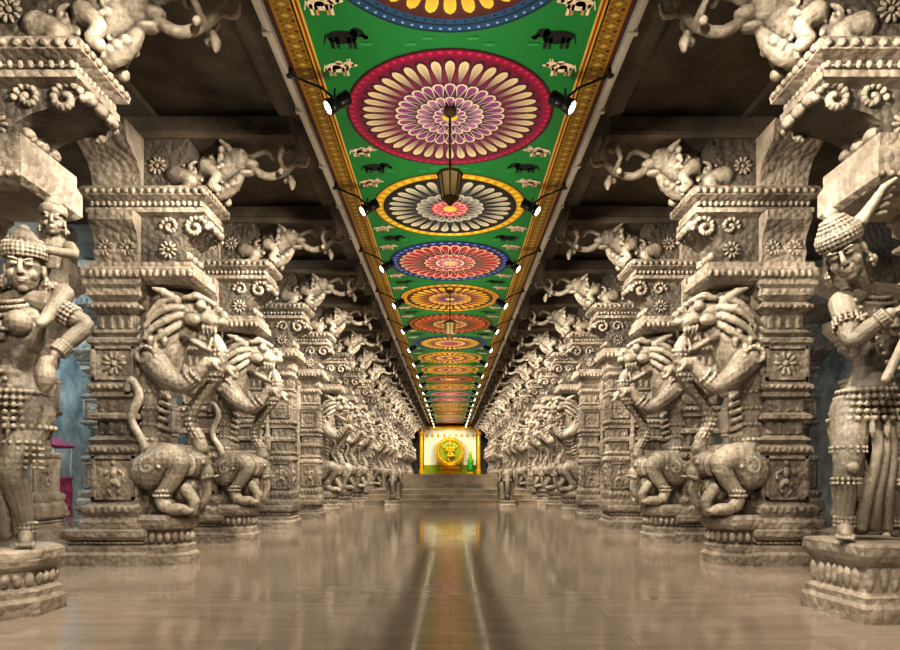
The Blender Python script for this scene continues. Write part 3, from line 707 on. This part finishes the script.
def statue_right():
    B=MB(); s=1.27; zf=.53
    pel=(.03,0,1.50); wai=(.08,0,1.75); che=(.06,-.02,2.04); shA=(-.20,-.08,2.19); shB=(.31,.02,2.25); nk=(-.03,-.05,2.29)
    ax,up,fw,R=torso(B,pel,wai,che,shA,shB,nk,s)
    B.chain([nk+(.06*s,),(-.15,-.14,2.38,.055*s)])
    Rh=Matrix.Rotation(math.radians(-38),3,'Z')@Matrix.Rotation(math.radians(24),3,'X')@Matrix.Rotation(math.radians(-16),3,'Y')
    head(B,(-.25,-.19,2.49),s*1.12,Rh,'turban')
    for hp,kn,an,fd in (((-.09,0,1.44),(-.20,-.12,1.03),(-.15,-.02,.62),(-.6,-1,0)),((.17,0,1.44),(.20,-.10,1.02),(.27,.0,.62),(.5,-1,0))):
        mid=mid3(kn,an,.38)
        B.chain([hp+(.11*s,),mid3(hp,kn,.5)+(.095*s,),kn+(.063*s,),(mid[0],mid[1]+.02,mid[2],.064*s),an+(.04*s,)],3)
        B.ell((kn[0],kn[1]-.05*s,kn[2]),.035*s); foot(B,an,fd,s,zf)
        limb_rings(B,an,(0,0,1),.052*s,3,.03,.014); limb_rings(B,mid3(kn,mid,.5),(0,0,-1),.07*s,2,.03,.012)
        limb_rings(B,mid3(hp,kn,.65),(0,0,-1),.088*s,2,.03,.012)
    skirt(B,pel,s,Matrix.Identity(3))
    for j in (-1,0,1): B.chain([(.03+j*.05,-.14,1.40,.04),(.05+j*.05,-.15,1.15,.035),(.03+j*.07,-.10,.85,.04),(.03+j*.09,-.06,.62,.045)],3)
    B.chain([(.05,.08,1.3,.09),(.03,.1,.9,.10),(.03,.1,.64,.10)],2)
    elA=(-.26,-.28,1.89); wrA=(-.10,-.42,2.03)
    B.chain([shA+(.074*s,),mid3(shA,elA,.5)+(.064*s,),elA+(.047*s,),mid3(elA,wrA,.5)+(.047*s,),wrA+(.033*s,)],3)
    elB=(.40,-.18,1.91); wrB=(.12,-.38,1.86)
    B.chain([shB+(.078*s,),mid3(shB,elB,.5)+(.068*s,),elB+(.050*s,),mid3(elB,wrB,.5)+(.049*s,),wrB+(.034*s,)],3)
    B.chain([(-.16,-.47,1.60,.03),(-.02,-.47,1.90,.028),(.06,-.46,2.10,.032),(.16,-.44,2.36,.05),(.22,-.43,2.52,.065)],3)
    limb_rings(B,(.12,-.45,2.26),(.1,0,.24),.055,5,.045,.014)
    hand(B,wrA,(.55,-.25,.25),(.2,-.0,-.9),s*1.1,1.1,1); hand(B,wrB,(-.9,-.45,0),(-.1,-.5,.8),s*1.1,1.1,-1)
    for p,q,r in ((shA,elA,.072),(shB,elB,.075)): limb_rings(B,mid3(p,q,.5),Vector(q)-Vector(p),r*s,3,.03,.013)
    for p,q in ((elA,wrA),(elB,wrB)): limb_rings(B,mid3(p,q,.75),Vector(q)-Vector(p),.044*s,3,.022,.011)
    return organic(B,.0072,0,.005)
def statue_left():
    B=MB(); s=1.27; zf=.47
    pel=(-.05,0,1.50); wai=(-.03,0,1.74); che=(0,-.02,2.03); shA=(-.25,0,2.19); shB=(.25,-.02,2.21); nk=(.03,-.01,2.27)
    ax,up,fw,R=torso(B,pel,wai,che,shA,shB,nk,s,True)
    B.chain([nk+(.06*s,),(.05,-.02,2.36,.055*s)])
    Rh=Matrix.Rotation(math.radians(22),3,'Z')@Matrix.Rotation(math.radians(6),3,'X')
    head(B,(.07,-.05,2.46),s*1.15,Rh,'bun')
    for hp,kn,an,fd in (((-.17,0,1.42),(-.22,-.12,1.0),(-.2,-.02,.57),(-.5,-1,0)),((.09,0,1.42),(.05,-.16,1.0),(.06,-.02,.57),(.6,-1,0))):
        mid=mid3(kn,an,.38)
        B.chain([hp+(.12*s,),mid3(hp,kn,.5)+(.10*s,),kn+(.066*s,),(mid[0],mid[1]+.02,mid[2],.064*s),an+(.04*s,)],3)
        foot(B,an,fd,s,zf)
        limb_rings(B,an,(0,0,1),.052*s,3,.03,.014); limb_rings(B,mid3(hp,kn,.5),(0,0,-1),.10*s,5,.045,.014)
    skirt(B,pel,s,Matrix.Identity(3),6)
    for j in (-1,0,1): B.chain([(-.05+j*.05,-.14,1.4,.04),(-.06+j*.05,-.15,1.1,.035),(-.06+j*.08,-.08,.8,.04),(-.06+j*.1,-.04,.56,.05)],3)
    elB=(.48,.0,2.07); wrB=(.36,-.16,1.83)
    B.chain([shB+(.072*s,),mid3(shB,elB,.5)+(.062*s,),elB+(.048*s,),mid3(elB,wrB,.5)+(.046*s,),wrB+(.032*s,)],3)
    elA=(-.44,-.08,1.90); wrA=(-.28,-.26,1.72)
    B.chain([shA+(.072*s,),mid3(shA,elA,.5)+(.062*s,),elA+(.048*s,),wrA+(.032*s,)],3)
    hand(B,wrB,(-.2,-.15,-.9),(-.9,-.1,.1),s*1.15,.9,1); hand(B,wrA,(.7,-.3,-.3),(0,.5,-.6),s*1.1,.7,1)
    B.chain([(.32,-.2,1.77,.05),(.31,-.2,1.67,.07),(.31,-.2,1.59,.04)],3)
    for p,q,r in ((shA,elA,.066),(shB,elB,.066)): limb_rings(B,mid3(p,q,.4),Vector(q)-Vector(p),r*s,3,.03,.014)
    for p,q in ((elA,wrA),(elB,wrB)): limb_rings(B,mid3(p,q,.7),Vector(q)-Vector(p),.044*s,4,.022,.012)
    B.chain([(.10,.22,2.34,.12),(.12,.20,2.56,.10),(.14,.18,2.70,.10),(.15,.16,2.78,.05)],3)
    head(B,(.17,.12,2.87),s*.72,Matrix.Rotation(math.radians(25),3,'Z'),'bun')
    for q in (-1,1):
        B.chain([(.10+q*.10,.18,2.34,.075),(.08+q*.24,.0,2.30,.065),(.06+q*.22,-.12,2.11,.045),(.06+q*.2,-.17,2.05,.035)],2)
        B.chain([(.14+q*.12,.18,2.70,.05),(.14+q*.20,.08,2.62,.04),(.10+q*.12,.0,2.62,.03)],2)
        hand(B,(.10+q*.12,.0,2.62),(-q*.5,-.3,-.1),(0,0,-1),s*.6,.7,1)
    return organic(B,.0072,0,.005)
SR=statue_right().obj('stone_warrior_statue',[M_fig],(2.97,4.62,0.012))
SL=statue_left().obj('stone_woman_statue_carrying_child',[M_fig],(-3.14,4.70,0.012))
def plinth(name,x,y,zt,r,sides,rot):
    B=MB()
    B.lathe(x,y,[(r*1.05,0),(r*1.05,.10),(r*.98,.13),(r*.98,.17),(r*.88,.2),(r*.88,zt-.16),(r*.98,zt-.12),(r*1.02,zt-.08),(r*1.02,zt-.02),(r*.97,zt)],sides,rot=rot)
    for i in range(28):
        a=2*math.pi*i/28
        rr=r*.86*math.cos(math.pi/sides)/math.cos(((a-rot)%(2*math.pi/sides))-math.pi/sides)
        B.ell((x+rr*math.cos(a),y+rr*math.sin(a),.2+(zt-.36)/2),(.035,.035,(zt-.36)/2),lo=True)
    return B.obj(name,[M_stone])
plinth('statue_plinth',3.05,4.62,.53,.46,4,math.pi/4+.08)
plinth('statue_plinth',-3.28,4.70,.47,.40,8,math.pi/8)
# ------------------------------------------------------------------ steps, platform
B=MB()
for i in range(3): B.box(-2.7,2.7,20.8+.35*i,22.2,.16*i,.16*(i+1)-.001)
B.box(-2.7,2.7,22.2,51.9,0,.47)
for i in range(3): B.box(-1.8,1.8,24.0+.35*i,25.2,.475+.17*i,.475+.17*(i+1)-.001)
B.box(-2.65,2.65,25.2,51.9,.475,.985)
for i in range(3): B.box(-2.72,2.72,20.78+.35*i,20.83+.35*i,.16*(i+1)-.035,.16*(i+1))
B.obj('stone_staircase',[M_step])
def elephant():
    B=MB()
    B.ell((0,.35,.78),(.24,.38,.25)); B.ell((0,-.05,.95),(.18,.19,.21)); B.ell((0,-.02,1.08),(.12,.12,.08))
    B.chain([(0,-.18,.90,.10),(0,-.28,.70,.075),(0,-.27,.48,.06),(0,-.22,.36,.05),(0,-.28,.32,.04)],4)
    for s in (-1,1):
        B.ell((s*.22,.02,.92),(.05,.14,.19)); B.ell((s*.11,-.18,1.0),.03)
        B.chain([(s*.09,-.2,.84,.03),(s*.12,-.36,.78,.012)])
        B.chain([(s*.14,.08,.70,.12),(s*.14,.06,.45,.085),(s*.14,.04,.26,.09)],2)
        B.chain([(s*.14,.60,.70,.14),(s*.14,.60,.45,.09),(s*.14,.58,.26,.09)],2)
    B.chain([(0,.72,.8,.03),(0,.76,.55,.02)]); B.beads((0,.35,.78),.26,.39,30,.02)
    for i in range(3): B.beads((0,.2+.14*i,.78),.25,.26,20,.018,Matrix.Rotation(math.pi/2,3,'X'))
    O=organic(B,.014,1,.005)
    O.mould(-.22,.22,-.26,.72,[(.03,0),(.03,.06),(0,.09),(0,.13),(.02,.15),(.02,.19)])
    return O.mesh('stone_elephant_statue',[M_fig])
EM=elephant()
for sx in (-1,1): place(EM,'stone_elephant_statue',(sx*1.75,19.85,0))
for sx in (-1,1):
    ld=bpy.data.lights.new('stair_fill_light','SPOT'); ld.energy=320; ld.spot_size=math.radians(60); ld.spot_blend=.8; ld.color=(1,.9,.76); ld.shadow_soft_size=.04  # added fill for the steps and elephants, has no fixture
    addlight(ld,(sx*1.1,16.9,4.4),(sx*1.0,21.3,.3))
# ------------------------------------------------------------------ shrine
B=MB()
B.box(-2.0,2.0,49.6,49.8,.99,4.4,0)
for sx in (-1,1):
    B.lathe(sx*2.2,49.3,[(.22,.99),(.22,1.3),(.15,1.35),(.15,3.9),(.24,4.1),(.24,4.4)],12,mat=1)
B.box(-2.0,2.0,49.5,49.6,.99,1.7,2)
for i in range(9):
    B.ell((-1.8+.45*i,49.6,3.95),(.10,.03,.14),mat=1,lo=True)
B.box(-2.4,2.4,49.15,49.5,4.4,4.66,1)
B.obj('shrine_backdrop',[M_yellow,M_gold,M_halo])
B=MB(); cy=48.6; cz=2.7
B.lathe(0,cy,[(.85,.99),(.85,1.15),(.65,1.2),(.65,1.35),(.8,1.45),(.8,1.55)],16)
for i in range(48):
    a=2*math.pi*i/48; d=Vector((math.cos(a),0,math.sin(a)))
    p=Vector((0,cy,cz)); B.seg(tuple(p+d*.92),.11,tuple(p+Vector((math.cos(a+.131),0,math.sin(a+.131)))*.92),.11,8)
    B.seg(tuple(p+d*.98),.07,tuple(p+d*1.22),.005,6)
B.chain([(0,cy,cz+.55,.15),(0,cy,cz+.7,.1),(0,cy,cz+.85,.04)])
B.chain([(0,cy,cz+.40,.07),(0,cy,cz+.25,.18),(.0,cy,cz+.05,.13),(0,cy,cz-.1,.17)])
for q in (-1,1):
    B.chain([(q*.15,cy,cz+.3,.07),(q*.4,cy,cz+.2,.05),(q*.6,cy,cz+.45,.04)]); B.chain([(q*.15,cy,cz+.25,.07),(q*.35,cy-.1,cz+.02,.05),(q*.1*q,cy-.2,cz+.05,.04)])
B.chain([(-.08,cy,cz-.15,.12),(-.2,cy,cz-.5,.09),(0,cy,cz-.85,.06),(-.1,cy-.1,cz-.95,.05)]); B.chain([(.08,cy,cz-.15,.12),(.3,cy-.1,cz-.3,.09),(-.1,cy-.2,cz-.35,.06)])
B.ell((0,cy,cz-1.0),(.45,.2,.12))
B.lathe(0,0,[(.01,0),(.84,0.001),(.84,.04),(.01,.045)],32,mat=1)
v=B.V[-1]; B.V[-1]=np.stack([v[:,0],cy+.12+v[:,2],cz+v[:,1]],1)
B.obj('golden_nataraja_statue',[M_gold,M_halo])
B=MB(); gx=1.55; gy=48.9
B.chain([(gx,gy,1.36,.22),(gx,gy,1.6,.2),(gx,gy,2.1,.18),(gx,gy,2.35,.07)],3); B.ell((gx,gy,2.5),.14,mat=1); B.chain([(gx,gy,2.6,.1),(gx,gy,2.85,.03)],mat=1)
for q in (-1,1): B.chain([(gx+q*.16,gy,2.2,.06),(gx+q*.24,gy-.1,1.95,.05),(gx+q*.2,gy-.2,2.15,.04)],mat=1)
B.lathe(gx,gy,[(.25,.99),(.25,1.12),(.22,1.15)],12,mat=1)
B.obj('goddess_statue_in_green_silk',[M_green,M_gold])
def pl(name,loc,e,col,r=.1):
    ld=bpy.data.lights.new(name,'POINT'); ld.energy=e; ld.color=col; ld.shadow_soft_size=r
    o=bpy.data.objects.new(name,ld); bpy.context.scene.collection.objects.link(o); o.location=loc
for x in (-1.3,0,1.3):
    ld=bpy.data.lights.new('shrine_spotlight','SPOT'); ld.energy=210; ld.color=(1,.98,.74); ld.spot_size=math.radians(75); ld.spot_blend=.6; ld.shadow_soft_size=.1
    addlight(ld,(x,46.2,4.3),(x*.6,49.4,2.5))
B=MB(); B.box(-.05,.05,-.6,.6,0,.06,0); B.seg((0,-.56,-.03),.02,(0,.56,-.03),.02,10,1)
for q in (-.45,.45): B.seg((0,q,.06),.008,(0,q,.46),.008,6)
TM=B.mesh('aisle_fill_tube',[M_white,M_tube])  # tubes made up to carry the bluish daylight glow in the side aisles
for i,y in enumerate((7.0,11.0,16.5,24,34)):
    place(TM,'aisle_fill_tube',(-8.4,y,4.6),0); pl('aisle_fill_glow',(-8.4,y,4.45),(330 if i<3 else 120),(.62,.86,1.0))
    place(TM,'aisle_fill_tube',(8.4,y,4.6),0); pl('aisle_fill_glow',(8.4,y,4.45),20,(.75,.9,1.0))
B=MB()
B.mould(-.5,.5,-.35,.35,[(.03,0),(.0,.3),(.02,.6),(.0,.86),(.03,.88),(.03,.92)],0)
for sx in (-1,1):
    for sy in (-1,1): B.seg((sx*.48,sy*.33,.9),.02,(sx*.48,sy*.33,1.7),.02,8,1)
B.mould(-.5,.5,-.35,.35,[(.03,1.6),(.05,1.65),(-.2,1.85)],0)
for i in range(5): B.ell((-.35+.17*i,0,.98),(.07,.07,.08),mat=1)
B.obj('pink_draped_stall',[M_pink,M_white],(-9.4,14.8,0))
w=bpy.data.worlds.new('w'); bpy.context.scene.world=w; w.use_nodes=True
w.node_tree.nodes['Background'].inputs[0].default_value=(.02,.03,.05,1); w.node_tree.nodes['Background'].inputs[1].default_value=.3
cd=bpy.data.cameras.new('camera'); cam=bpy.data.objects.new('camera',cd); bpy.context.scene.collection.objects.link(cam)
cam.location=(0,0,1.0); cam.rotation_euler=(math.pi/2,0,0)
cd.sensor_width=36; cd.lens=25.76; cd.shift_y=149/900; cd.clip_end=200; cd.clip_start=.05
bpy.context.scene.camera=cam
bpy.context.scene.view_settings.view_transform='Standard'
try: bpy.context.scene.view_settings.look='Medium High Contrast'
except Exception as ex: print(ex)
